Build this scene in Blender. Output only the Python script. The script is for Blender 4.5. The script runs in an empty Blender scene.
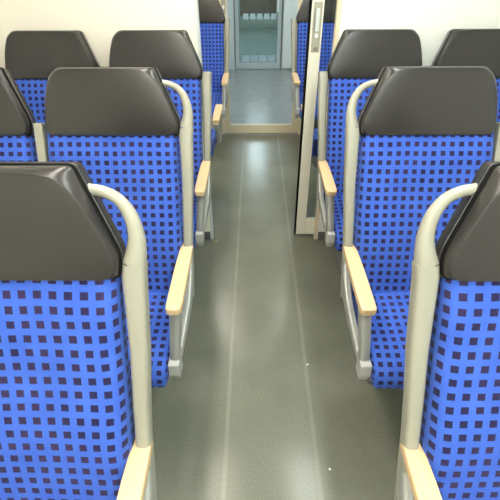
import bpy, bmesh, math, random
from mathutils import Vector, Matrix
random.seed(7)
scene = bpy.context.scene
COL = scene.collection
PI = math.pi

# ------------------------------------------------------------------ constants
AC = 0.0503            # aisle centre line (x)
Y1, PITCH = 0.7242, 0.7673
HT = 1.20              # top of a headrest
LEAN = math.radians(20)
SX = 0.55              # seat root, distance from the aisle centre
SY = 0.42              # seat root, distance in front of the headrest top
DH = 0.04              # seat height above the drawn profile
sL, cL = math.sin(LEAN), math.cos(LEAN)


def bp(X, t, n):
    """point on the reclined back: X from the aisle centre, t down the back, n towards the sitter -> (X, y, h)"""
    return (X, -t * sL - n * cL, HT - t * cL + n * sL)


# ------------------------------------------------------------------ materials
def new_mat(name):
    m = bpy.data.materials.new(name)
    m.use_nodes = True
    nt = m.node_tree
    b = nt.nodes['Principled BSDF']
    return m, nt, b


def noise_col(nt, b, c1, c2, scale, detail=4, coord='Object', lo=0.35, hi=0.65):
    tc = nt.nodes.new('ShaderNodeTexCoord')
    n = nt.nodes.new('ShaderNodeTexNoise')
    n.inputs['Scale'].default_value = scale
    n.inputs['Detail'].default_value = detail
    r = nt.nodes.new('ShaderNodeValToRGB')
    r.color_ramp.elements[0].position = lo
    r.color_ramp.elements[1].position = hi
    r.color_ramp.elements[0].color = (*c1, 1)
    r.color_ramp.elements[1].color = (*c2, 1)
    nt.links.new(tc.outputs[coord], n.inputs['Vector'])
    nt.links.new(n.outputs['Fac'], r.inputs['Fac'])
    nt.links.new(r.outputs['Color'], b.inputs['Base Color'])
    return tc, n, r


def add_bump(nt, b, tc, scale, strength, dist=0.001, coord='Object', detail=3):
    n = nt.nodes.new('ShaderNodeTexNoise')
    n.inputs['Scale'].default_value = scale
    n.inputs['Detail'].default_value = detail
    bm_ = nt.nodes.new('ShaderNodeBump')
    bm_.inputs['Strength'].default_value = strength
    bm_.inputs['Distance'].default_value = dist
    nt.links.new(tc.outputs[coord], n.inputs['Vector'])
    nt.links.new(n.outputs['Fac'], bm_.inputs['Height'])
    nt.links.new(bm_.outputs['Normal'], b.inputs['Normal'])


def simple(name, c, rough=0.5, var=0.08, scale=6, metal=0.0, bump=None, spec=0.5):
    m, nt, b = new_mat(name)
    c2 = tuple(min(1, v * (1 + var)) for v in c)
    c1 = tuple(v * (1 - var) for v in c)
    tc, n, r = noise_col(nt, b, c1, c2, scale)
    b.inputs['Roughness'].default_value = rough
    b.inputs['Metallic'].default_value = metal
    b.inputs['Specular IOR Level'].default_value = spec
    if bump:
        add_bump(nt, b, tc, bump[0], bump[1])
    return m


def mat_fabric():
    m, nt, b = new_mat('checked_fabric')
    L = nt.links
    uv = nt.nodes.new('ShaderNodeTexCoord')
    # slight weave wobble
    nz = nt.nodes.new('ShaderNodeTexNoise')
    nz.inputs['Scale'].default_value = 9.0
    nz.inputs['Detail'].default_value = 1
    sub = nt.nodes.new('ShaderNodeVectorMath'); sub.operation = 'SUBTRACT'
    sub.inputs[1].default_value = (0.5, 0.5, 0.5)
    sc = nt.nodes.new('ShaderNodeVectorMath'); sc.operation = 'SCALE'
    sc.inputs['Scale'].default_value = 0.006
    ad = nt.nodes.new('ShaderNodeVectorMath'); ad.operation = 'ADD'
    L.new(uv.outputs['UV'], nz.inputs['Vector'])
    L.new(nz.outputs['Color'], sub.inputs[0]); L.new(sub.outputs[0], sc.inputs[0])
    L.new(uv.outputs['UV'], ad.inputs[0]); L.new(sc.outputs[0], ad.inputs[1])
    dv = nt.nodes.new('ShaderNodeVectorMath'); dv.operation = 'SCALE'
    dv.inputs['Scale'].default_value = 1 / 0.0304
    L.new(ad.outputs[0], dv.inputs[0])
    fr = nt.nodes.new('ShaderNodeVectorMath'); fr.operation = 'FRACTION'
    L.new(dv.outputs[0], fr.inputs[0])
    sp = nt.nodes.new('ShaderNodeSeparateXYZ')
    L.new(fr.outputs[0], sp.inputs[0])
    masks = []
    for ax in ('X', 'Y'):
        s = nt.nodes.new('ShaderNodeMath'); s.operation = 'SUBTRACT'; s.inputs[1].default_value = 0.5
        L.new(sp.outputs[ax], s.inputs[0])
        a = nt.nodes.new('ShaderNodeMath'); a.operation = 'ABSOLUTE'
        L.new(s.outputs[0], a.inputs[0])
        mr = nt.nodes.new('ShaderNodeMapRange')
        mr.inputs['From Min'].default_value = 0.245
        mr.inputs['From Max'].default_value = 0.282
        mr.inputs['To Min'].default_value = 1
        mr.inputs['To Max'].default_value = 0
        L.new(a.outputs[0], mr.inputs['Value'])
        masks.append(mr)
    mu = nt.nodes.new('ShaderNodeMath'); mu.operation = 'MULTIPLY'
    L.new(masks[0].outputs[0], mu.inputs[0]); L.new(masks[1].outputs[0], mu.inputs[1])
    # plush variation of the blue
    n2 = nt.nodes.new('ShaderNodeTexNoise')
    n2.inputs['Scale'].default_value = 14
    n2.inputs['Detail'].default_value = 6
    L.new(uv.outputs['UV'], n2.inputs['Vector'])
    rp = nt.nodes.new('ShaderNodeValToRGB')
    rp.color_ramp.elements[0].position = 0.3
    rp.color_ramp.elements[1].position = 0.7
    rp.color_ramp.elements[0].color = (0.040, 0.100, 0.47, 1)
    rp.color_ramp.elements[1].color = (0.052, 0.124, 0.53, 1)
    L.new(n2.outputs['Fac'], rp.inputs['Fac'])
    rd = nt.nodes.new('ShaderNodeValToRGB')
    rd.color_ramp.elements[0].position = 0.4
    rd.color_ramp.elements[1].position = 0.6
    rd.color_ramp.elements[0].color = (0.018, 0.016, 0.060, 1)
    rd.color_ramp.elements[1].color = (0.036, 0.024, 0.070, 1)
    n3 = nt.nodes.new('ShaderNodeTexNoise')
    n3.inputs['Scale'].default_value = 7
    L.new(uv.outputs['UV'], n3.inputs['Vector'])
    L.new(n3.outputs['Fac'], rd.inputs['Fac'])
    mx = nt.nodes.new('ShaderNodeMix'); mx.data_type = 'RGBA'
    L.new(mu.outputs[0], mx.inputs['Factor'])
    L.new(rp.outputs['Color'], mx.inputs['A']); L.new(rd.outputs['Color'], mx.inputs['B'])
    L.new(mx.outputs['Result'], b.inputs['Base Color'])
    b.inputs['Roughness'].default_value = 0.9
    b.inputs['Specular IOR Level'].default_value = 0.15
    b.inputs['Sheen Weight'].default_value = 0.25
    b.inputs['Sheen Roughness'].default_value = 0.4
    b.inputs['Sheen Tint'].default_value = (0.5, 0.65, 1, 1)
    n4 = nt.nodes.new('ShaderNodeTexNoise')
    n4.inputs['Scale'].default_value = 900
    L.new(uv.outputs['UV'], n4.inputs['Vector'])
    bu = nt.nodes.new('ShaderNodeBump')
    bu.inputs['Strength'].default_value = 0.25
    bu.inputs['Distance'].default_value = 0.001
    L.new(n4.outputs['Fac'], bu.inputs['Height'])
    L.new(bu.outputs['Normal'], b.inputs['Normal'])
    return m


def mat_floor():
    m, nt, b = new_mat('speckled_linoleum')
    L = nt.links
    tc = nt.nodes.new('ShaderNodeTexCoord')
    n = nt.nodes.new('ShaderNodeTexNoise'); n.inputs['Scale'].default_value = 3.5; n.inputs['Detail'].default_value = 5
    L.new(tc.outputs['Object'], n.inputs['Vector'])
    r = nt.nodes.new('ShaderNodeValToRGB')
    r.color_ramp.elements[0].position = 0.35; r.color_ramp.elements[1].position = 0.7
    r.color_ramp.elements[0].color = (0.142, 0.150, 0.118, 1)
    r.color_ramp.elements[1].color = (0.172, 0.180, 0.142, 1)
    L.new(n.outputs['Fac'], r.inputs['Fac'])
    # fine speckle
    v = nt.nodes.new('ShaderNodeTexNoise'); v.inputs['Scale'].default_value = 160; v.inputs['Detail'].default_value = 2
    L.new(tc.outputs['Object'], v.inputs['Vector'])
    rs = nt.nodes.new('ShaderNodeValToRGB')
    rs.color_ramp.elements[0].position = 0.36; rs.color_ramp.elements[1].position = 0.66
    rs.color_ramp.elements[0].color = (0.87, 0.87, 0.87, 1); rs.color_ramp.elements[1].color = (1.10, 1.10, 1.09, 1)
    L.new(v.outputs['Fac'], rs.inputs['Fac'])
    mx = nt.nodes.new('ShaderNodeMix'); mx.data_type = 'RGBA'; mx.blend_type = 'MULTIPLY'
    mx.inputs['Factor'].default_value = 1
    L.new(r.outputs['Color'], mx.inputs['A']); L.new(rs.outputs['Color'], mx.inputs['B'])
    # two pale streaks along the aisle: ceiling lamp reflections painted into the floor colour
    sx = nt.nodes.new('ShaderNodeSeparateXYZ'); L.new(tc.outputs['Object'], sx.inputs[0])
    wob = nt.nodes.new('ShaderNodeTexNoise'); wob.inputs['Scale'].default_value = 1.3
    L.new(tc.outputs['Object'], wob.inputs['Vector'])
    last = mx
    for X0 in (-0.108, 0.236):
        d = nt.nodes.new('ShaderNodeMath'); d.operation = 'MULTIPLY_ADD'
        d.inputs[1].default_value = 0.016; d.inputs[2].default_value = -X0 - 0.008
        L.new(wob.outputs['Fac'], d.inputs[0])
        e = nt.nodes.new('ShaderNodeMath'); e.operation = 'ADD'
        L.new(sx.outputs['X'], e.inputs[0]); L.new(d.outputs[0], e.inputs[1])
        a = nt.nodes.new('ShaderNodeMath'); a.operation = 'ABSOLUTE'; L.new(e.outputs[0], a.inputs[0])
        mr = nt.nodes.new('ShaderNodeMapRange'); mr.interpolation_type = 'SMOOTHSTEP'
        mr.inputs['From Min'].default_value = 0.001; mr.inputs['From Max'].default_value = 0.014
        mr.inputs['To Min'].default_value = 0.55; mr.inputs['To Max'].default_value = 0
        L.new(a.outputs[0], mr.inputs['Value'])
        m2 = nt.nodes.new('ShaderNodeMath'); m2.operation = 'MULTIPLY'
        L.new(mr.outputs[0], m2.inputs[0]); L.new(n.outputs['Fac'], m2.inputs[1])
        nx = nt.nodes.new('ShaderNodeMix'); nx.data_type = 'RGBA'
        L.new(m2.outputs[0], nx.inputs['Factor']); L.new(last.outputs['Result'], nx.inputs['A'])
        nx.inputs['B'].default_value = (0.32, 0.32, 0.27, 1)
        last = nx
    # long worn scuffs along the aisle: fine noise stretched in y
    mp = nt.nodes.new('ShaderNodeMapping'); mp.inputs['Scale'].default_value = (7, 0.25, 1)
    L.new(tc.outputs['Object'], mp.inputs['Vector'])
    sc = nt.nodes.new('ShaderNodeTexNoise'); sc.inputs['Scale'].default_value = 1.0; sc.inputs['Detail'].default_value = 3
    L.new(mp.outputs[0], sc.inputs['Vector'])
    rr = nt.nodes.new('ShaderNodeMapRange')
    rr.inputs['From Min'].default_value = 0.3; rr.inputs['From Max'].default_value = 0.7
    rr.inputs['To Min'].default_value = 0.19; rr.inputs['To Max'].default_value = 0.26
    L.new(sc.outputs['Fac'], rr.inputs['Value'])
    L.new(rr.outputs[0], b.inputs['Roughness'])
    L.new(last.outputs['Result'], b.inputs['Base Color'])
    b.inputs['Specular IOR Level'].default_value = 0.5
    bu = nt.nodes.new('ShaderNodeBump'); bu.inputs['Strength'].default_value = 0.05; bu.inputs['Distance'].default_value = 0.001
    L.new(v.outputs['Fac'], bu.inputs['Height']); L.new(bu.outputs['Normal'], b.inputs['Normal'])
    return m


def mat_wood():
    m, nt, b = new_mat('beech_wood')
    L = nt.links
    tc = nt.nodes.new('ShaderNodeTexCoord')
    mp = nt.nodes.new('ShaderNodeMapping'); mp.inputs['Scale'].default_value = (40, 3, 40)
    L.new(tc.outputs['Object'], mp.inputs['Vector'])
    n = nt.nodes.new('ShaderNodeTexNoise'); n.inputs['Scale'].default_value = 2; n.inputs['Detail'].default_value = 4
    L.new(mp.outputs[0], n.inputs['Vector'])
    r = nt.nodes.new('ShaderNodeValToRGB')
    r.color_ramp.elements[0].position = 0.3; r.color_ramp.elements[1].position = 0.7
    r.color_ramp.elements[0].color = (0.62, 0.43, 0.23, 1); r.color_ramp.elements[1].color = (0.70, 0.52, 0.30, 1)
    L.new(n.outputs['Fac'], r.inputs['Fac'])
    L.new(r.outputs['Color'], b.inputs['Base Color'])
    b.inputs['Roughness'].default_value = 0.42
    return m


def mat_glass(name, tint=(0.93, 0.97, 0.97)):
    m, nt, b = new_mat(name)
    nt.nodes.remove(b)
    out = nt.nodes['Material Output']
    tr = nt.nodes.new('ShaderNodeBsdfTransparent'); tr.inputs['Color'].default_value = (*tint, 1)
    gl = nt.nodes.new('ShaderNodeBsdfGlossy'); gl.inputs['Roughness'].default_value = 0.02
    fr = nt.nodes.new('ShaderNodeFresnel'); fr.inputs['IOR'].default_value = 1.45
    mx = nt.nodes.new('ShaderNodeMixShader')
    nt.links.new(fr.outputs[0], mx.inputs[0]); nt.links.new(tr.outputs[0], mx.inputs[1]); nt.links.new(gl.outputs[0], mx.inputs[2])
    nt.links.new(mx.outputs[0], out.inputs['Surface'])
    return m


def mat_emit(name, col, strength):
    m, nt, b = new_mat(name)
    nt.nodes.remove(b)
    e = nt.nodes.new('ShaderNodeEmission')
    e.inputs['Color'].default_value = (*col, 1); e.inputs['Strength'].default_value = strength
    nt.links.new(e.outputs[0], nt.nodes['Material Output'].inputs['Surface'])
    return m


M = {
    'fabric': mat_fabric(),
    'leather': simple('grey_leather', (0.026, 0.024, 0.0225), 0.30, 0.10, 5, bump=(260, 0.12)),
    'gap': simple('black_rubber', (0.006, 0.006, 0.006), 0.8, spec=0.1),
    'seam': simple('seam_thread', (0.030, 0.028, 0.027), 0.6),
    'plastic': simple('light_grey_plastic', (0.295, 0.292, 0.235), 0.30, 0.03, 4),
    'alu': simple('silver_painted_metal', (0.36, 0.37, 0.35), 0.30, 0.04, 5, metal=0.35),
    'block': simple('pale_grey_plastic', (0.42, 0.43, 0.41), 0.4, 0.03),
    'base': simple('dark_grey_metal', (0.12, 0.12, 0.115), 0.5),
    'wood': mat_wood(),
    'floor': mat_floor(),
    'cream': simple('cream_laminate', (0.86, 0.83, 0.73), 0.45, 0.015, 2),
    'white': simple('white_laminate', (0.86, 0.87, 0.82), 0.45, 0.015, 2),
    'ceil': simple('white_ceiling_panel', (0.82, 0.82, 0.78), 0.6, 0.01, 2),
    'frame': simple('cream_door_frame', (0.74, 0.66, 0.48), 0.42, 0.03, 3),
    'stile': simple('off_white_door_frame', (0.76, 0.74, 0.63), 0.4, 0.03, 3),
    'cool': simple('pale_grey_laminate', (0.60, 0.64, 0.64), 0.4, 0.03, 3),
    'coolframe': simple('grey_door_frame', (0.50, 0.54, 0.55), 0.4, 0.03, 3),
    'teal': simple('grey_green_panel', (0.30, 0.40, 0.37), 0.5, 0.05, 3),
    'vfloor': simple('blue_grey_linoleum', (0.25, 0.26, 0.255), 0.25, 0.08, 8),
    'gfloor': simple('teal_gangway_mat', (0.24, 0.34, 0.33), 0.3, 0.10, 6),
    'brown': simple('dark_brown_panel', (0.014, 0.012, 0.010), 0.5, 0.1, 4),
    'recess': simple('grey_recess_plastic', (0.36, 0.35, 0.28), 0.4, 0.04),
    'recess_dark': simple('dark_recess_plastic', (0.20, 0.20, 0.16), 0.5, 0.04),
    'button': simple('white_button_plastic', (0.88, 0.88, 0.84), 0.3, 0.01),
    'frost': simple('frosted_film', (0.42, 0.55, 0.60), 0.6, 0.03),
    'glass': mat_glass('clear_glass'),
    'glass_t': mat_glass('tinted_glass', (0.92, 0.96, 0.96)),
    'brass': simple('dull_brass_wire', (0.45, 0.36, 0.14), 0.4, 0.1, metal=0.6),
    'paper': simple('white_paper', (0.85, 0.85, 0.82), 0.8, 0.02),
    'lamp_warm': mat_emit('warm_lamp_diffuser', (1.0, 0.93, 0.80), 24.0),
    'lamp_cool': mat_emit('neutral_lamp_diffuser', (0.94, 1.0, 0.92), 24.0),
    'lamp_vest': mat_emit('cool_lamp_diffuser', (0.88, 0.95, 1.0), 17.0),
}


# ------------------------------------------------------------------ helpers
def link(name, bm, mats, parent=None, smooth=True, bevel=None, autos=40, loc=None):
    me = bpy.data.meshes.new(name)
    bmesh.ops.recalc_face_normals(bm, faces=bm.faces)
    bm.to_mesh(me); bm.free()
    o = bpy.data.objects.new(name, me)
    COL.objects.link(o)
    for mm in (mats if isinstance(mats, (list, tuple)) else [mats]):
        me.materials.append(mm)
    if smooth:
        for p in me.polygons: p.use_smooth = True
        try:
            me.set_sharp_from_angle(angle=math.radians(autos))
        except Exception:
            pass
    if parent is not None:
        o.parent = parent
    if loc: o.location = loc
    if bevel:
        md = o.modifiers.new('bevel', 'BEVEL'); md.width = bevel; md.segments = 3
        md.limit_method = 'ANGLE'; md.angle_limit = math.radians(40)
    return o


def thing(name, label, cat, loc=(0, 0, 0), group=None):
    o = bpy.data.objects.new(name, None)
    o.empty_display_size = 0.1
    COL.objects.link(o)
    o.location = loc
    o['label'] = label; o['category'] = cat
    if group: o['group'] = group
    return o


def tag(o, label, cat, group=None):
    o['label'] = label; o['category'] = cat
    if group: o['group'] = group
    return o


def struct(o):
    o['kind'] = 'structure'
    return o


def box_bm(x0, x1, y0, y1, z0, z1, bm=None):
    bm = bm or bmesh.new()
    vs = [bm.verts.new(p) for p in [(x0, y0, z0), (x1, y0, z0), (x1, y1, z0), (x0, y1, z0), (x0, y0, z1), (x1, y0, z1), (x1, y1, z1), (x0, y1, z1)]]
    for f in [(0, 3, 2, 1), (4, 5, 6, 7), (0, 1, 5, 4), (1, 2, 6, 5), (2, 3, 7, 6), (3, 0, 4, 7)]:
        bm.faces.new([vs[i] for i in f])
    return bm


def loft(rings, closed=True, caps=(True, True), us=None, vs_=None, bm=None, uvoff=(0, 0), mat=0):
    """rings: lists of 3-D points; optional UV: us per ring point (or per ring), vs_ per ring"""
    bm = bm or bmesh.new()
    uvl = bm.loops.layers.uv.verify()
    V = [[bm.verts.new(p) for p in r] for r in rings]
    n = len(rings[0])
    for i in range(len(rings) - 1):
        for j in range(n if closed else n - 1):
            k = (j + 1) % n
            try:
                f = bm.faces.new([V[i][j], V[i][k], V[i + 1][k], V[i + 1][j]])
            except ValueError:
                continue
            f.material_index = mat
            if us:
                ua = us[i] if isinstance(us[0], (list, tuple)) else us
                ub = us[i + 1] if isinstance(us[0], (list, tuple)) else us
                kk = j + 1
                uvs = [(ua[j], vs_[i]), (ua[kk] if kk < len(ua) else ua[j], vs_[i]), (ub[kk] if kk < len(ub) else ub[j], vs_[i + 1]), (ub[j], vs_[i + 1])]
                for lp, w in zip(f.loops, uvs):
                    lp[uvl].uv = (w[0] + uvoff[0], w[1] + uvoff[1])
    for c, r, idx in ((caps[0], V[0], 0), (caps[1], V[-1], -1)):
        if c and closed:
            f = bm.faces.new(r)
            f.material_index = mat
            for lp in f.loops:
                co = lp.vert.co
                lp[uvl].uv = (co.y, co.z)
    return bm


def superellipse(hw, hd, n=20, e=2.6):
    out = []
    for i in range(n):
        a = 2 * PI * i / n
        c, s = math.cos(a), math.sin(a)
        out.append((hw * math.copysign(abs(c) ** (2 / e), c), hd * math.copysign(abs(s) ** (2 / e), s)))
    return out


def catmull(P, sub=6):
    out = []
    n = len(P)
    for i in range(n - 1):
        p0 = P[max(i - 1, 0)]; p1 = P[i]; p2 = P[i + 1]; p3 = P[min(i + 2, n - 1)]
        for k in range(sub):
            t = k / sub
            out.append(tuple(0.5 * (2 * b + (c - a) * t + (2 * a - 5 * b + 4 * c - d) * t * t + (-a + 3 * b - 3 * c + d) * t ** 3)
                             for a, b, c, d in zip(p0, p1, p2, p3)))
    out.append(tuple(P[-1]))
    return out


def round_poly(P, radii, seg=6):
    """2-D polygon with rounded corners"""
    out = []
    n = len(P)
    for i in range(n):
        p = Vector(P[i]); a = Vector(P[i - 1]); b = Vector(P[(i + 1) % n])
        r = radii[i]
        da = (a - p); db = (b - p)
        la, lb = da.length, db.length
        r1 = min(r, la * 0.48, lb * 0.48)
        if r1 < 1e-5:
            out.append((p.x, p.y)); continue
        s = p + da.normalized() * r1; e = p + db.normalized() * r1
        for k in range(seg + 1):
            t = k / seg
            q = s * (1 - t) ** 2 + p * 2 * t * (1 - t) + e * t * t
            out.append((q.x, q.y))
    return out


def resample(poly, n):
    P = [Vector(p) for p in poly]; P.append(P[0])
    L = [0]
    for i in range(len(P) - 1): L.append(L[-1] + (P[i + 1] - P[i]).length)
    out = []; j = 0
    for k in range(n):
        d = L[-1] * k / n
        while L[j + 1] < d: j += 1
        t = (d - L[j]) / max(1e-9, L[j + 1] - L[j])
        q = P[j] * (1 - t) + P[j + 1] * t
        out.append((q.x, q.y))
    return out


def offset_poly(P, d):
    """shift a clockwise/ccw polygon inwards by d (d<0 outwards)"""
    n = len(P)
    area = sum(P[i][0] * P[(i + 1) % n][1] - P[(i + 1) % n][0] * P[i][1] for i in range(n))
    sg = 1 if area > 0 else -1
    out = []
    for i in range(n):
        a = Vector(P[i - 1]); p = Vector(P[i]); b = Vector(P[(i + 1) % n])
        t = (b - a).normalized()
        nn = Vector((-t.y, t.x)) * sg
        q = p + nn * d
        out.append((q.x, q.y))
    return out


# ------------------------------------------------------------------ train seat
def make_seat(s, name='train_seat', aisle=True, shift=0.0, post=True, handle=True):
    """s=-1: seat left of the aisle, s=+1: right. Root at the floor under the seat."""
    root = bpy.data.objects.new(name, None)
    root.empty_display_size = 0.1
    COL.objects.link(root)

    def T(p, sh=0.0):
        X, y, h = p
        return (s * (X + sh - SX), y + SY, h + (DH if h > 0.1 else 0))

    def TB(X, t, n):
        return T(bp(X, t, n), shift)

    # --- headrest -------------------------------------------------------
    base_out = [(0.378, 0.000), (0.303, 0.172), (0.309, 0.219), (0.330, 0.225), (0.752, 0.225), (0.768, 0.203),
                (0.757, 0.110), (0.735, 0.030), (0.700, 0.000)]
    rad = [0.006, 0.03, 0.012, 0.012, 0.016, 0.02, 0.05, 0.035, 0.012]
    NP = 160
    outline = resample(round_poly(base_out, rad), NP)
    front_poly = [(0.452, 0.014), (0.398, 0.022), (0.365, 0.056), (0.330, 0.130), (0.311, 0.190), (0.326, 0.217), (0.744, 0.217), (0.752, 0.190),
                  (0.735, 0.090), (0.712, 0.038), (0.680, 0.014)]
    frad = [0.03, 0.03, 0.05, 0.05, 0.022, 0.02, 0.02, 0.03, 0.06, 0.03, 0.03]
    fr = resample(round_poly(front_poly, frad), NP)

    def align(poly, ref):
        cx = sum(p[0] for p in ref) / len(ref); cy = sum(p[1] for p in ref) / len(ref)
        aref = [math.atan2(p[1] - cy, p[0] - cx) for p in ref]
        return poly, aref
    # match every front point to the outline by angle about the middle, so the rings do not twist
    cx, cy = 0.54, 0.12

    def by_angle(poly):
        out = []
        n = len(poly)
        for k in range(NP):
            a = 2 * PI * k / NP
            dx, dy = math.cos(a), math.sin(a)
            # stretch so the samples spread over the wide shape
            dx *= 1.9
            best = None
            for i in range(n):
                p = poly[i]; q = poly[(i + 1) % n]
                ex, ey = q[0] - p[0], q[1] - p[1]
                den = dx * ey - dy * ex
                if abs(den) < 1e-12: continue
                tt = ((p[0] - cx) * ey - (p[1] - cy) * ex) / den
                uu = ((p[0] - cx) * dy - (p[1] - cy) * dx) / den
                if tt > 0 and -1e-6 <= uu <= 1 + 1e-6:
                    best = tt; break
            out.append((cx + dx * best, cy + dy * best))
        return out
    oA = by_angle(outline); fA = by_angle(fr)
    oIn = by_angle(resample(offset_poly(outline, 0.004), NP))
    gapP = by_angle(resample(offset_poly(outline, 0.0015), NP))

    def mix(a, b, w):
        return [(p[0] * (1 - w) + q[0] * w, p[1] * (1 - w) + q[1] * w) for p, q in zip(a, b)]

    def shr(poly, k):
        return [(cx + (p[0] - cx) * k, cy + (p[1] - cy) * k) for p in poly]
    def TH(X, t, n):
        return TB(X, t, n - 0.024 * max(0, n - 0.0165) / 0.05 * (max(0, t) / 0.229) ** 1.3)
    rings = []
    for poly, n in ((shr(oIn, .97), 0.0225), (oIn, 0.0225), (oIn, 0.030), (mix(oIn, fA, 0.10), 0.040), (mix(oIn, fA, 0.35), 0.050), (mix(oIn, fA, 0.68), 0.0575),
                    (mix(oIn, fA, 0.93), 0.0620), (fA, 0.0628)):
        rings.append([TH(p[0], p[1], n) for p in poly])
    for k, n in ((0.985, 0.0634), (0.90, 0.0650), (0.7, 0.0672), (0.45, 0.0685), (0.2, 0.069), (0.03, 0.069)):
        rings.append([TH(cx + (p[0] - cx) * k, cy + (p[1] - cy) * k, n) for p in fA])
    hr = link('headrest', loft(rings), M['leather'], root, autos=60)
    # back shell with the dark gap behind the cushion
    rings = []
    for poly, n in ((shr(oA, .92), -0.026), (oIn, -0.022), (oA, -0.016), (oA, 0.0125), (oIn, 0.0145)):
        rings.append([TB(p[0], p[1], n) for p in poly])
    link('headrest_shell', loft(rings), M['leather'], hr, autos=50)
    rings = [[TB(p[0], p[1], n) for p in gapP] for n in (0.010, 0.0240)]
    link('rubber_gap', loft(rings), M['gap'], hr)
    # seam around the front panel
    cen = [TH(p[0], p[1], 0.0631) for p in fA]
    bm = bmesh.new()
    rr = []
    for i, c in enumerate(cen):
        c = Vector(c); t = (Vector(cen[(i + 1) % NP]) - Vector(cen[i - 1])).normalized()
        nrm = Vector((0, -cL, sL)); b_ = t.cross(nrm).normalized()
        rr.append([tuple(c + b_ * 0.0009 * math.cos(a) + nrm * 0.0007 * math.sin(a)) for a in (0, PI / 2, PI, 3 * PI / 2)])
    rr.append(rr[0])
    link('seam', loft(rr, caps=(False, False)), M['seam'], hr)

    # --- fabric backrest -------------------------------------------------
    prof = [(0.322, -0.018), (0.3195, -0.008), (0.3195, 0.008), (0.322, 0.022), (0.328, 0.034), (0.337, 0.042), (0.352, 0.0455), (0.40, 0.0445), (0.46, 0.042), (0.545, 0.040),
            (0.63, 0.042), (0.69, 0.0445), (0.735, 0.0455), (0.752, 0.042), (0.762, 0.034), (0.767, 0.022), (0.769, 0.008), (0.769, -0.008), (0.766, -0.018)]
    # arc length measured so that u = X on the flat front
    us = [0.0] * len(prof)
    ref = 6
    us[ref] = prof[ref][0]
    for i in range(ref + 1, len(prof)):
        us[i] = us[i - 1] + math.dist(prof[i], prof[i - 1])
    for i in range(ref - 1, -1, -1):
        us[i] = us[i + 1] - math.dist(prof[i], prof[i + 1])
    ts = [0.205, 0.215, 0.222, 0.24] + [0.26 + 0.03 * i for i in range(19)] + [0.815]
    rings = []; vv = []; acc = None; prev = None
    for t in ts:
        lum = 0.016 * math.exp(-((t - 0.60) / 0.14) ** 2)
        edge = -0.012 * max(0, min(1, (0.28 - t) / 0.075))
        rg = [TB(X, t, n + (lum + edge) * min(1, max(0, (n + 0.018) / 0.05))) for X, n in prof]
        mid = Vector(rg[9])
        acc = t if prev is None else acc + (mid - prev).length
        prev = mid
        rings.append(rg); vv.append(acc)
    # phase: dark squares centred at X = 0.348 + k*pitch, t = 0.249 + k*pitch
    P = 0.0304
    uo = (0.5 * P - 0.348) % P
    vo = (0.5 * P - (vv[3] + 0.010)) % P
    us2 = us + [us[-1]]
    link('backrest', loft(rings, us=us2, vs_=vv, uvoff=(uo, vo)), M['fabric'], root, autos=70)
    # plastic shell on the rear of the back
    rings = []
    for t in (0.19, 0.20, 0.5, 0.80, 0.83):
        ins = 0.01 if t in (0.19, 0.83) else 0
        rings.append([TB(X, t, n) for X, n in ((0.33 + ins, -0.017), (0.76 - ins, -0.017), (0.75 - ins, -0.034 + ins), (0.34 + ins, -0.034 + ins))])
    link('back_shell', loft(rings), M['plastic'], root, bevel=0.004)

    # --- seat cushion ----------------------------------------------------
    pr = [(-0.235, 0.492), (-0.30, 0.480), (-0.40, 0.464), (-0.50, 0.452), (-0.565, 0.443), (-0.600, 0.434), (-0.625, 0.418), (-0.640, 0.396),
          (-0.645, 0.372), (-0.640, 0.352), (-0.625, 0.345), (-0.54, 0.345), (-0.40, 0.350), (-0.25, 0.365), (-0.235, 0.385)]
    va = [0.0]
    for i in range(1, len(pr)): va.append(va[-1] + math.dist(pr[i], pr[i - 1]))
    va.append(va[-1])
    cyy, chh = -0.44, 0.40
    stations = [(0.3330, 0.030), (0.3345, 0.014), (0.339, 0.005), (0.348, 0.0), (0.40, 0.0), (0.545, -0.004), (0.69, 0.0), (0.742, 0.0), (0.751, 0.005), (0.7555, 0.014), (0.757, 0.030)]
    rings = []; uu = []; acc = 0; pv = None
    for X, ins in stations:
        rg = []
        for y, h in pr:
            dy = max(-1, min(1, (y - cyy) / 0.2)); dh = max(-1, min(1, (h - chh) / 0.045))
            rg.append(T((X, y - dy * ins, h - dh * ins)))
        rings.append(rg)
        e = (X, -ins)
        acc = X if pv is None else acc + math.dist(e, pv)
        pv = e; uu.append(acc)
    bm = bmesh.new()
    uvl = bm.loops.layers.uv.verify()
    V = [[bm.verts.new(p) for p in r] for r in rings]
    n = len(pr)
    for i in range(len(rings) - 1):
        for j in range(n):
            k = (j + 1) % n
            f = bm.faces.new([V[i][j], V[i][k], V[i + 1][k], V[i + 1][j]])
            for lp, w in zip(f.loops, [(uu[i], va[j]), (uu[i], va[j + 1]), (uu[i + 1], va[j + 1]), (uu[i + 1], va[j])]):
                lp[uvl].uv = (w[0] + uo, w[1] + 0.005)
    for r in (V[0], V[-1]):
        f = bm.faces.new(r)
        for lp in f.loops: lp[uvl].uv = (lp.vert.co.y, lp.vert.co.z)
    link('seat_cushion', bm, M['fabric'], root, autos=70)
    # --- seat pan and pedestal --------------------------------------------
    bm = bmesh.new()
    pan = [(-0.15, 0.40), (-0.22, 0.375), (-0.40, 0.349), (-0.50, 0.3435), (-0.50, 0.335), (-0.40, 0.318), (-0.22, 0.315), (-0.13, 0.34)]
    rings = [[T((X, y, h)) for y, h in pan] for X in (0.35, 0.745)]
    link('seat_pan', loft(rings), M['base'], root, smooth=False, bevel=0.004)
    ped = []
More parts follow.
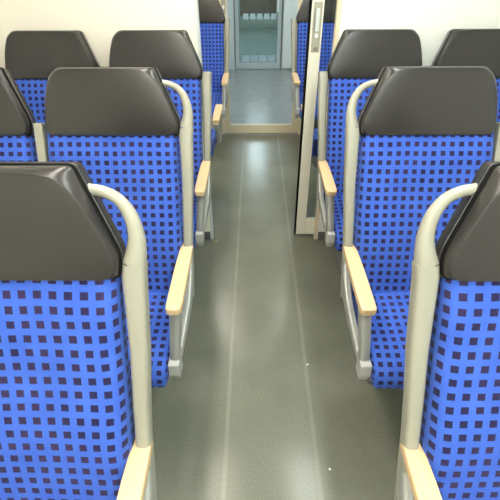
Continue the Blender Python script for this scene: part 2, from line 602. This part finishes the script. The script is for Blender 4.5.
    for h, y0, y1, x0, x1 in ((0.322, -0.36, -0.17, 0.46, 0.64), (0.22, -0.32, -0.16, 0.49, 0.61), (0.05, -0.31, -0.14, 0.49, 0.61), (0.02, -0.33, -0.11, 0.45, 0.65), (0.0, -0.33, -0.11, 0.45, 0.65)):
        ped.append([T((x0, y0, h)), T((x1, y0, h)), T((x1, y1, h)), T((x0, y1, h))])
    link('pedestal', loft(ped), M['base'], root, smooth=False, bevel=0.006)

    if aisle:
        if post:
            # --- side post and grab handle --------------------------------
            spec = [(0.186 if not handle else 0.195, 0.286, 0.0235, 0.021), (0.222, 0.2885, 0.0235, 0.022), (0.26, 0.2885, 0.0225, 0.022), (0.38, 0.2885, 0.0200, 0.022),
                    (0.50, 0.2935, 0.0180, 0.022), (0.60, 0.2960, 0.0170, 0.022), (0.72, 0.2975, 0.0170, 0.022), (0.82, 0.299, 0.0170, 0.020)]
            rings = []
            for t, X, hw, hd in spec:
                rings.append([TB(X + a, t, b) for a, b in superellipse(hw, hd, 28, 3.6)])
            link('side_post', loft(rings), M['plastic'], root, autos=50)
            if handle:
                hp = [(0.405, 0.040, 0.0110, 0.0110), (0.362, 0.0495, 0.0110, 0.0112), (0.335, 0.0545, 0.0108, 0.0115), (0.307, 0.0700, 0.0112, 0.012), (0.2875, 0.100, 0.0135, 0.013),
                      (0.2790, 0.138, 0.0160, 0.015), (0.2810, 0.170, 0.0195, 0.018), (0.2865, 0.1955, 0.0232, 0.0205)]
                hp = catmull(hp, 6)
                rings = []
                for i, (X, t, hw, hd) in enumerate(hp):
                    a = hp[max(i - 1, 0)]; b = hp[min(i + 1, len(hp) - 1)]
                    dx, dt = b[0] - a[0], b[1] - a[1]
                    l = math.hypot(dx, dt) or 1
                    nx, ntt = -dt / l, dx / l
                    rings.append([TB(X + nx * e, t + ntt * e, g + 0.002) for e, g in superellipse(hw, hd, 24, 2.3)])
                link('grab_handle', loft(rings), M['plastic'], root, autos=60)
        # --- wooden armrest -----------------------------------------------
        st = [(-0.205, 0.2795, 0.3180), (-0.218, 0.2790, 0.3185), (-0.245, 0.2780, 0.3235), (-0.30, 0.2765, 0.3255), (-0.40, 0.2755, 0.3260), (-0.50, 0.2745, 0.3255), (-0.545, 0.2755, 0.3245), (-0.556, 0.2775, 0.3225), (-0.560, 0.2815, 0.3185)]
        rings = []
        for y, xa, xb in st:
            zt = 0.629 - (0.0015 if y < -0.55 else 0) - (0.002 if y < -0.5585 else 0)
            zb = 0.602 + (0.0015 if y < -0.55 else 0)
            pts = round_poly([(xa, zb), (xb, zb), (xb, zt), (xa, zt)], [0.006, 0.006, 0.005, 0.005], 4)
            rings.append([T((x, y, z)) for x, z in pts])
        link('armrest', loft(rings), M['wood'], root, autos=50)
        # --- metal loop below the armrest ----------------------------------
        path = [(0.299, -0.210, 0.606, 0.0150, 0.012), (0.294, -0.235, 0.560, 0.0145, 0.020), (0.2925, -0.275, 0.510, 0.0150, 0.025), (0.294, -0.350, 0.464, 0.0150, 0.023),
                (0.301, -0.450, 0.428, 0.0145, 0.018), (0.309, -0.560, 0.398, 0.014, 0.013), (0.312, -0.592, 0.395, 0.014, 0.014)]
        path = catmull(path, 6)

        def sweep_yz(path):
            rings = []
            for i, (X, y, h, hw, hd) in enumerate(path):
                a = path[max(i - 1, 0)]; b = path[min(i + 1, len(path) - 1)]
                dy, dh = b[1] - a[1], b[2] - a[2]
                l = math.hypot(dy, dh) or 1
                ny, nh = -dh / l, dy / l
                rings.append([T((X + e, y + ny * g, h + nh * g)) for e, g in superellipse(hw, hd, 20, 3)])
            return rings
        sp = link('armrest_support', loft(sweep_yz(path)), M['alu'], root, autos=60)
        fp = catmull([(0.3005, -0.508, 0.606, 0.0205, 0.032), (0.3015, -0.518, 0.580, 0.0200, 0.025), (0.304, -0.538, 0.53, 0.0190, 0.021), (0.308, -0.560, 0.47, 0.0180, 0.019), (0.310, -0.578, 0.415, 0.0175, 0.0185)], 5)
        link('support_strut', loft(sweep_yz(fp)), M['alu'], sp, autos=60)
        rings = []
        for h, g, dy in ((0.430, 0.002, 0.0), (0.426, 0.0, 0), (0.385, 0.0, -0.004), (0.352, 0.003, 0.006), (0.346, 0.007, 0.012)):
            y0, y1 = -0.613 + dy + g, -0.553 + dy - g
            x0, x1 = 0.2935 + g, 0.3300 - g
            rings.append([T((x, y, h)) for x, y in ((x0, y0), (x1, y0), (x1, y1), (x0, y1))])
        link('support_foot', loft(rings), M['block'], sp, smooth=False, bevel=0.004)
        # --- slim post on the window side -----------------------------------
        rings = []
        for t, g in ((0.178, 0.003), (0.181, 0.0), (0.5, 0.0), (0.82, 0.0)):
            rings.append([TB(X, t, n) for X, n in ((0.7745 + g, -0.024), (0.8040 - g, -0.024), (0.8040 - g, 0.030), (0.7745 + g, 0.030))])
        link('window_side_post', loft(rings), M['plastic'], root, smooth=False, bevel=0.003)
    return root


def copy_tree(o, parent=None):
    c = o.copy(); COL.objects.link(c)
    if parent is not None: c.parent = parent
    for ch in list(o.children): copy_tree(ch, c)
    return c


def place(o, X, ytop, rot=0.0, label='', group='blue checked train seats'):
    """put a seat: X signed distance from the aisle centre, ytop = depth of the headrest top"""
    if rot == 0:
        o.location = (AC + X, ytop - SY, 0)
    else:
        o.location = (AC + X, ytop + SY, 0)
    o.rotation_euler = (0, 0, rot)
    o['label'] = label; o['category'] = 'seat'; o['group'] = group


aL = make_seat(-1); aR = make_seat(1)
qL = make_seat(-1, handle=False); qR = make_seat(1, handle=False)
wL = make_seat(-1, aisle=False); wR = make_seat(1, aisle=False)
labs = {
    (0, -1): 'blue checked train seat closest to us left of the aisle, armrest at bottom edge',
    (0, 1): 'blue checked train seat closest to us right of the aisle, headrest cut by right edge',
    (1, -1): 'blue checked aisle seat in the second row left, fully visible dark headrest',
    (1, 1): 'blue checked aisle seat in the second row right, fully visible dark headrest',
    (2, -1): 'blue checked aisle seat left of the aisle against the cream partition',
    (2, 1): 'blue checked aisle seat right of the aisle beside the sliding door edge',
}
wlabs = {
    (1, -1): 'blue checked window seat in the second row left, headrest cut by left edge',
    (1, 1): 'blue checked window seat in the second row right, barely inside the right edge',
    (2, -1): 'blue checked window seat in the far left corner by the cream partition',
    (2, 1): 'blue checked window seat right of the aisle against the white partition',
}
used = set()


def get(proto, key):
    if key in used: return copy_tree(proto)
    used.add(key); return proto


for r in range(3):
    yt = Y1 + r * PITCH
    place(get(aL, 'aL') if r < 2 else get(qL, 'qL'), -SX, yt, 0, labs[(r, -1)])
    place(get(aR, 'aR') if r < 2 else get(qR, 'qR'), SX, yt, 0, labs[(r, 1)])
    if r > 0:
        place(get(wL, 'wL'), -SX - 0.508, yt, 0, wlabs[(r, -1)])
        place(get(wR, 'wR'), SX + 0.508, yt, 0, wlabs[(r, 1)])
# bay beyond the sliding door
place(copy_tree(qL), -SX, 4.16, 0, 'blue checked seat behind the partition, left of the far glass door')
place(copy_tree(qR), SX, 4.16, 0, 'blue checked seat seen behind the sliding door edge, right of the far glass door')
bR = make_seat(1, shift=0.07, post=False); place(bR, -SX, 2.455, PI, 'blue checked seat facing away just beyond the left partition, armrest end showing')
bL = make_seat(-1, shift=0.07, post=False); place(bL, SX, 2.455, PI, 'blue checked seat facing away seen through the sliding door glass')

# ------------------------------------------------------------------ room shell
XL, XR = AC - 1.37, AC + 1.37
ZC = 2.16
YF, YP, YD, YE = -3.6, 2.295, 4.235, 7.11
PT = 0.035


def sbox(name, *a, mat='white', parent=None, bevel=None):
    o = link(name, box_bm(*a), M[mat], parent, smooth=False, bevel=bevel)
    if parent is None: struct(o)
    return o


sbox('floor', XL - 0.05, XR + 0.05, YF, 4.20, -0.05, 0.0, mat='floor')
sbox('floor_vestibule', XL - 0.05, XR + 0.05, 4.20, YE + 0.02, -0.05, 0.0, mat='vfloor')
sbox('floor_gangway', -0.75, 0.85, YE + 0.02, 11.3, -0.05, 0.0, mat='gfloor')
sbox('ceiling', XL - 0.05, XR + 0.05, YF, 4.27, ZC, ZC + 0.05, mat='ceil')
sbox('ceiling_vestibule', XL - 0.05, XR + 0.05, 4.27, YE + 0.06, ZC, ZC + 0.05, mat='ceil')
sbox('ceiling_gangway', -0.80, 0.90, YE + 0.06, 11.35, ZC, ZC + 0.05, mat='ceil')
sbox('wall_back', XL, XR, YF - 0.05, YF, 0, ZC, mat='white')


def side_wall(name, x0, x1, y0, y1, mat):
    sbox(name, x0, x1, y0, y1, 0, ZC, mat=mat)


side_wall('wall_left', XL - 0.05, XL, YF, YD + 0.02, 'cream')
side_wall('wall_right', XR, XR + 0.05, YF, YD + 0.02, 'white')
side_wall('wall_left_vestibule', XL - 0.05, XL, YD + 0.02, YE + 0.06, 'cool')
side_wall('wall_right_vestibule', XR, XR + 0.05, YD + 0.02, YE + 0.06, 'cool')
side_wall('wall_left_gangway', -0.80, -0.75, YE + 0.06, 11.3, 'teal')
side_wall('wall_right_gangway', 0.85, 0.90, YE + 0.06, 11.3, 'teal')
# partition behind the third row
PXL, PXR = -0.282, 0.392
sbox('wall_partition_left', XL, PXL, YP, YP + PT, 0, ZC, mat='cream')
sbox('wall_partition_right', PXR + 0.012, XR, YP, YP + PT, 0, ZC, mat='white')
sbox('trim_1', PXL - 0.002, PXL + 0.010, YP - 0.003, YP + PT + 0.003, 0, ZC, mat='cool')
sbox('trim_2', PXR, PXR + 0.022, YP - 0.004, YP + PT + 0.002, 0, ZC, mat='frame', bevel=0.004)
sbox('wall_partition_top', PXL + 0.010, PXR, YP, YP + PT, 2.0, ZC, mat='white')
# far partition of the bay
DXL, DXR = -0.309, 0.443
sbox('wall_far_left', XL, DXL - 0.05, YD, YD + 0.05, 0, ZC, mat='cream')
sbox('wall_far_right', DXR + 0.05, XR, YD, YD + 0.05, 0, ZC, mat='cream')
sbox('wall_far_top', DXL - 0.05, DXR + 0.05, YD, YD + 0.05, 2.02, ZC, mat='cream')
sbox('trim_3', DXL - 0.05, DXL, YD - 0.01, YD + 0.06, 0, 2.02, mat='frame', bevel=0.004)
sbox('trim_4', DXR, DXR + 0.05, YD - 0.01, YD + 0.06, 0, 2.02, mat='frame', bevel=0.004)


def frame_bm(x0, x1, y0, y1, z0, z1, w, wb, wt):
    bm = box_bm(x0, x0 + w, y0, y1, z0, z1)
    box_bm(x1 - w, x1, y0, y1, z0, z1, bm)
    box_bm(x0 + w, x1 - w, y0, y1, z0, z0 + wb, bm)
    box_bm(x0 + w, x1 - w, y0, y1, z1 - wt, z1, bm)
    return bm


# --- sliding door, pushed open to the right behind the partition
SD0, SD1 = 0.276, 0.995
yd0, yd1 = YP + PT + 0.006, YP + PT + 0.036
d1 = link('door_1', frame_bm(SD0, SD1, yd0, yd1, 0.012, 2.0, 0.060, 0.115, 0.10), M['stile'], None, smooth=False, bevel=0.004)
struct(d1); d1['label'] = 'open sliding door with cream frame and narrow glass strip'
link('glass_pane', box_bm(SD0 + 0.056, SD1 - 0.056, yd0 + 0.012, yd0 + 0.020, 0.125, 1.905), M['glass'], d1, smooth=False)
link('rubber_seal', box_bm(SD0 - 0.012, SD0 - 0.0005, yd0 + 0.004, yd1 - 0.004, 0.012, 2.0), M['gap'], d1, smooth=False)
hx0, hx1 = SD0 + 0.010, SD0 + 0.052
hp_ = link('handle_plate', box_bm(hx0, hx1, yd0 - 0.003, yd0 + 0.002, 1.128, 1.352), M['recess'], d1, smooth=False, bevel=0.0012)
link('grip_recess', box_bm(hx0 + 0.013, hx1 - 0.011, yd0 - 0.0045, yd0 - 0.001, 1.225, 1.325), M['cool'], hp_, smooth=False)
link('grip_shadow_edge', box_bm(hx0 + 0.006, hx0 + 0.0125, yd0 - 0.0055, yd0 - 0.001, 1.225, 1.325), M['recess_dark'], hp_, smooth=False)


def disc_bm(cx, cy, cz, rx, rz, y0, y1, n=24):
    bm = bmesh.new()
    rings = [[(cx + k * rx * math.cos(2 * PI * i / n), y, cz + k * rz * math.sin(2 * PI * i / n)) for i in range(n)] for y, k in ((y1, 1), (y0 + 0.001, 1), (y0, 0.85))]
    return loft(rings, bm=bm)


link('button', disc_bm((hx0 + hx1) / 2 + 0.001, 0, 1.203, 0.0075, 0.0125, yd0 - 0.008, yd0 - 0.002), M['button'], hp_)
bm = bmesh.new()
xm = (hx0 + hx1) / 2
loft([[(xm - 0.013, y, 1.134), (xm + 0.013, y, 1.134), (xm + 0.008, y, 1.152), (xm - 0.008, y, 1.152)] for y in (yd0 - 0.0045, yd0 - 0.001)], bm=bm)
link('lock_latch', bm, M['recess_dark'], hp_, smooth=False)

# --- glass door at the end of the bay
d2 = link('door_2', frame_bm(DXL, DXR, YD, YD + 0.04, 0.006, 2.02, 0.064, 0.088, 0.09), M['frame'], None, smooth=False, bevel=0.004)
struct(d2); d2['label'] = 'closed glass door with cream frame at the end of the aisle'
link('glass_pane', box_bm(DXL + 0.060, DXR - 0.060, YD + 0.015, YD + 0.022, 0.09, 1.935), M['glass_t'], d2, smooth=False)
hq = link('handle_plate', box_bm(DXL + 0.014, DXL + 0.052, YD - 0.004, YD + 0.001, 1.09, 1.34), M['recess'], d2, smooth=False, bevel=0.001)
link('button', disc_bm(DXL + 0.033, 0, 1.145, 0.009, 0.016, YD - 0.010, YD - 0.003), M['button'], hq)

# --- door at the far side of the vestibule
EX0, EX1 = -0.295, 0.400
d3 = link('door_3', frame_bm(EX0, EX1, YE, YE + 0.04, 0.006, 2.02, 0.052, 0.088, 0.09), M['coolframe'], None, smooth=False, bevel=0.004)
struct(d3); d3['label'] = 'far vestibule door with grey frame and frosted square markings'
gp = link('glass_pane', box_bm(EX0 + 0.048, EX1 - 0.048, YE + 0.015, YE + 0.022, 0.09, 1.935), M['glass_t'], d3, smooth=False)
for i in range(5):
    x = -0.175 + i * 0.105
    link('frosted_square', box_bm(x, x + 0.078, YE + 0.0125, YE + 0.0148, 0.70, 0.775), M['frost'], gp, smooth=False)
for i in range(4):
    x = -0.200 + i * 0.135
    link('frosted_square', box_bm(x, x + 0.115, YE + 0.0125, YE + 0.0148, 0.110, 0.205), M['frost'], gp, smooth=False)
hr3 = link('door_handle', box_bm(EX1 - 0.068, EX1 - 0.045, YE - 0.02, YE + 0.001, 0.80, 1.00), M['button'], d3, smooth=False, bevel=0.003)
sbox('wall_vestibule_left', XL, EX0 - 0.02, YE, YE + 0.06, 0, ZC, mat='cool')
sbox('wall_vestibule_right', EX1 + 0.02, XR, YE, YE + 0.06, 0, ZC, mat='cool')
sbox('wall_vestibule_top', EX0 - 0.02, EX1 + 0.02, YE, YE + 0.06, 2.02, ZC, mat='cool')
sbox('trim_5', EX0 - 0.02, EX0, YE - 0.008, YE + 0.06, 0, 2.02, mat='recess_dark')
sbox('trim_6', EX1, EX1 + 0.02, YE - 0.008, YE + 0.06, 0, 2.02, mat='recess_dark')
pv = link('wall_panel', box_bm(EX1 + 0.028, EX1 + 0.235, YE - 0.03, YE - 0.001, 0.02, 2.0), M['white'], None, smooth=False, bevel=0.008)
struct(pv)
sbox('wall_gangway_end', -0.75, 0.85, 11.3, 11.35, 0, ZC, mat='teal')
d4 = link('door_4', frame_bm(-0.40, 0.55, 11.25, 11.29, 0.006, 2.0, 0.06, 0.26, 0.1), M['teal'], None, smooth=False)
struct(d4); d4['label'] = 'distant door with a dark window beyond the vestibule door'
link('dark_window', box_bm(-0.34, 0.49, 11.265, 11.275, 0.266, 1.9), M['brown'], d4, smooth=False)

# baseboards along the aisle-side bottom of the partitions
sbox('baseboard_left', XL, PXL - 0.006, YP - 0.008, YP - 0.0005, 0, 0.06, mat='base')
sbox('baseboard_right', PXR + 0.024, XR, YP - 0.008, YP - 0.0005, 0, 0.06, mat='base')

# ------------------------------------------------------------------ lamps
def lamp(x, y0, y1, w, mat, label):
    t = thing('ceiling_light', label, 'ceiling light', (x, (y0 + y1) / 2, ZC), 'ceiling strip lights')
    l = (y1 - y0) / 2
    link('light_housing', box_bm(-w / 2 - 0.02, w / 2 + 0.02, -l - 0.02, l + 0.02, -0.030, -0.0005), M['ceil'], t, smooth=False)
    link('light_diffuser', box_bm(-w / 2, w / 2, -l, l, -0.036, -0.0302), M[mat], t, smooth=False)


for x, mat, side in ((AC - 0.42, 'lamp_warm', 'left'), (AC + 0.42, 'lamp_cool', 'right')):
    lamp(x, -3.3, 2.0, 0.16, mat, 'long ceiling strip light over the %s seats of the front section' % side)
    lamp(x, 2.42, 4.02, 0.12, mat, 'shorter ceiling strip light over the %s seats beyond the partition' % side)
for sd, side in ((-1, 'left'), (1, 'right')):
    lamp(AC + sd * 0.85, 4.6, 6.7, 0.16, 'lamp_vest', 'ceiling light on the %s side of the vestibule' % side)
lamp(AC, 7.4, 10.4, 0.22, 'lamp_vest', 'ceiling light over the passage beyond the vestibule')

# ------------------------------------------------------------------ litter
pts = [(-0.276, 2.240, 0.006), (-0.262, 2.243, 0.010), (-0.250, 2.250, 0.007), (-0.243, 2.262, 0.004), (-0.252, 2.270, 0.006), (-0.262, 2.264, 0.004)]
cp = catmull(pts, 5)
rings = []
for i, c in enumerate(cp):
    c = Vector(c); t = (Vector(cp[min(i + 1, len(cp) - 1)]) - Vector(cp[max(i - 1, 0)])).normalized()
    b1 = t.cross(Vector((0, 0, 1))).normalized(); b2 = t.cross(b1)
    rings.append([tuple(c + b1 * 0.002 * math.cos(a) + b2 * 0.002 * math.sin(a)) for a in [2 * PI * k / 8 for k in range(8)]])
tag(link('bent_wire', loft(rings), M['brass']), 'thin bent brass coloured wire on the floor beside the left partition seat', 'wire')
for (x, y, lab) in ((0.245, 1.266, 'tiny white paper crumb on the floor beside the second right armrest'), (0.279, 0.787, 'tiny white paper crumb on the floor near the closest right seat')):
    bm = bmesh.new()
    bmesh.ops.create_icosphere(bm, subdivisions=2, radius=0.0045)
    for v in bm.verts:
        v.co *= 0.7 + 0.5 * random.random(); v.co.z *= 0.5
    lo = min(v.co.z for v in bm.verts)
    tag(link('paper_crumb', bm, M['paper'], None, loc=(x, y, -lo)), lab, 'litter', 'paper crumbs on the floor')

# ------------------------------------------------------------------ world, camera, view
w = bpy.data.worlds.new('world'); scene.world = w
w.use_nodes = True
w.node_tree.nodes['Background'].inputs['Color'].default_value = (0.5, 0.55, 0.6, 1)
w.node_tree.nodes['Background'].inputs['Strength'].default_value = 0.3

cam = bpy.data.cameras.new('camera')
cam.sensor_fit = 'HORIZONTAL'; cam.sensor_width = 36
cam.lens = 36 * 419.65 / 500
cam.clip_start = 0.02
co = bpy.data.objects.new('camera', cam); COL.objects.link(co)
R = Matrix.Rotation(0.0129, 4, 'Z') @ Matrix.Rotation(PI / 2 - 0.6227, 4, 'X') @ Matrix.Rotation(-0.0059, 4, 'Z')
co.matrix_world = Matrix.Translation((0, 0, 1.52 + DH)) @ R
scene.camera = co
vs = scene.view_settings
vs.view_transform = 'Standard'; vs.look = 'None'; vs.gamma = 1.0; vs.use_curve_mapping = False
vs.exposure = 0.15
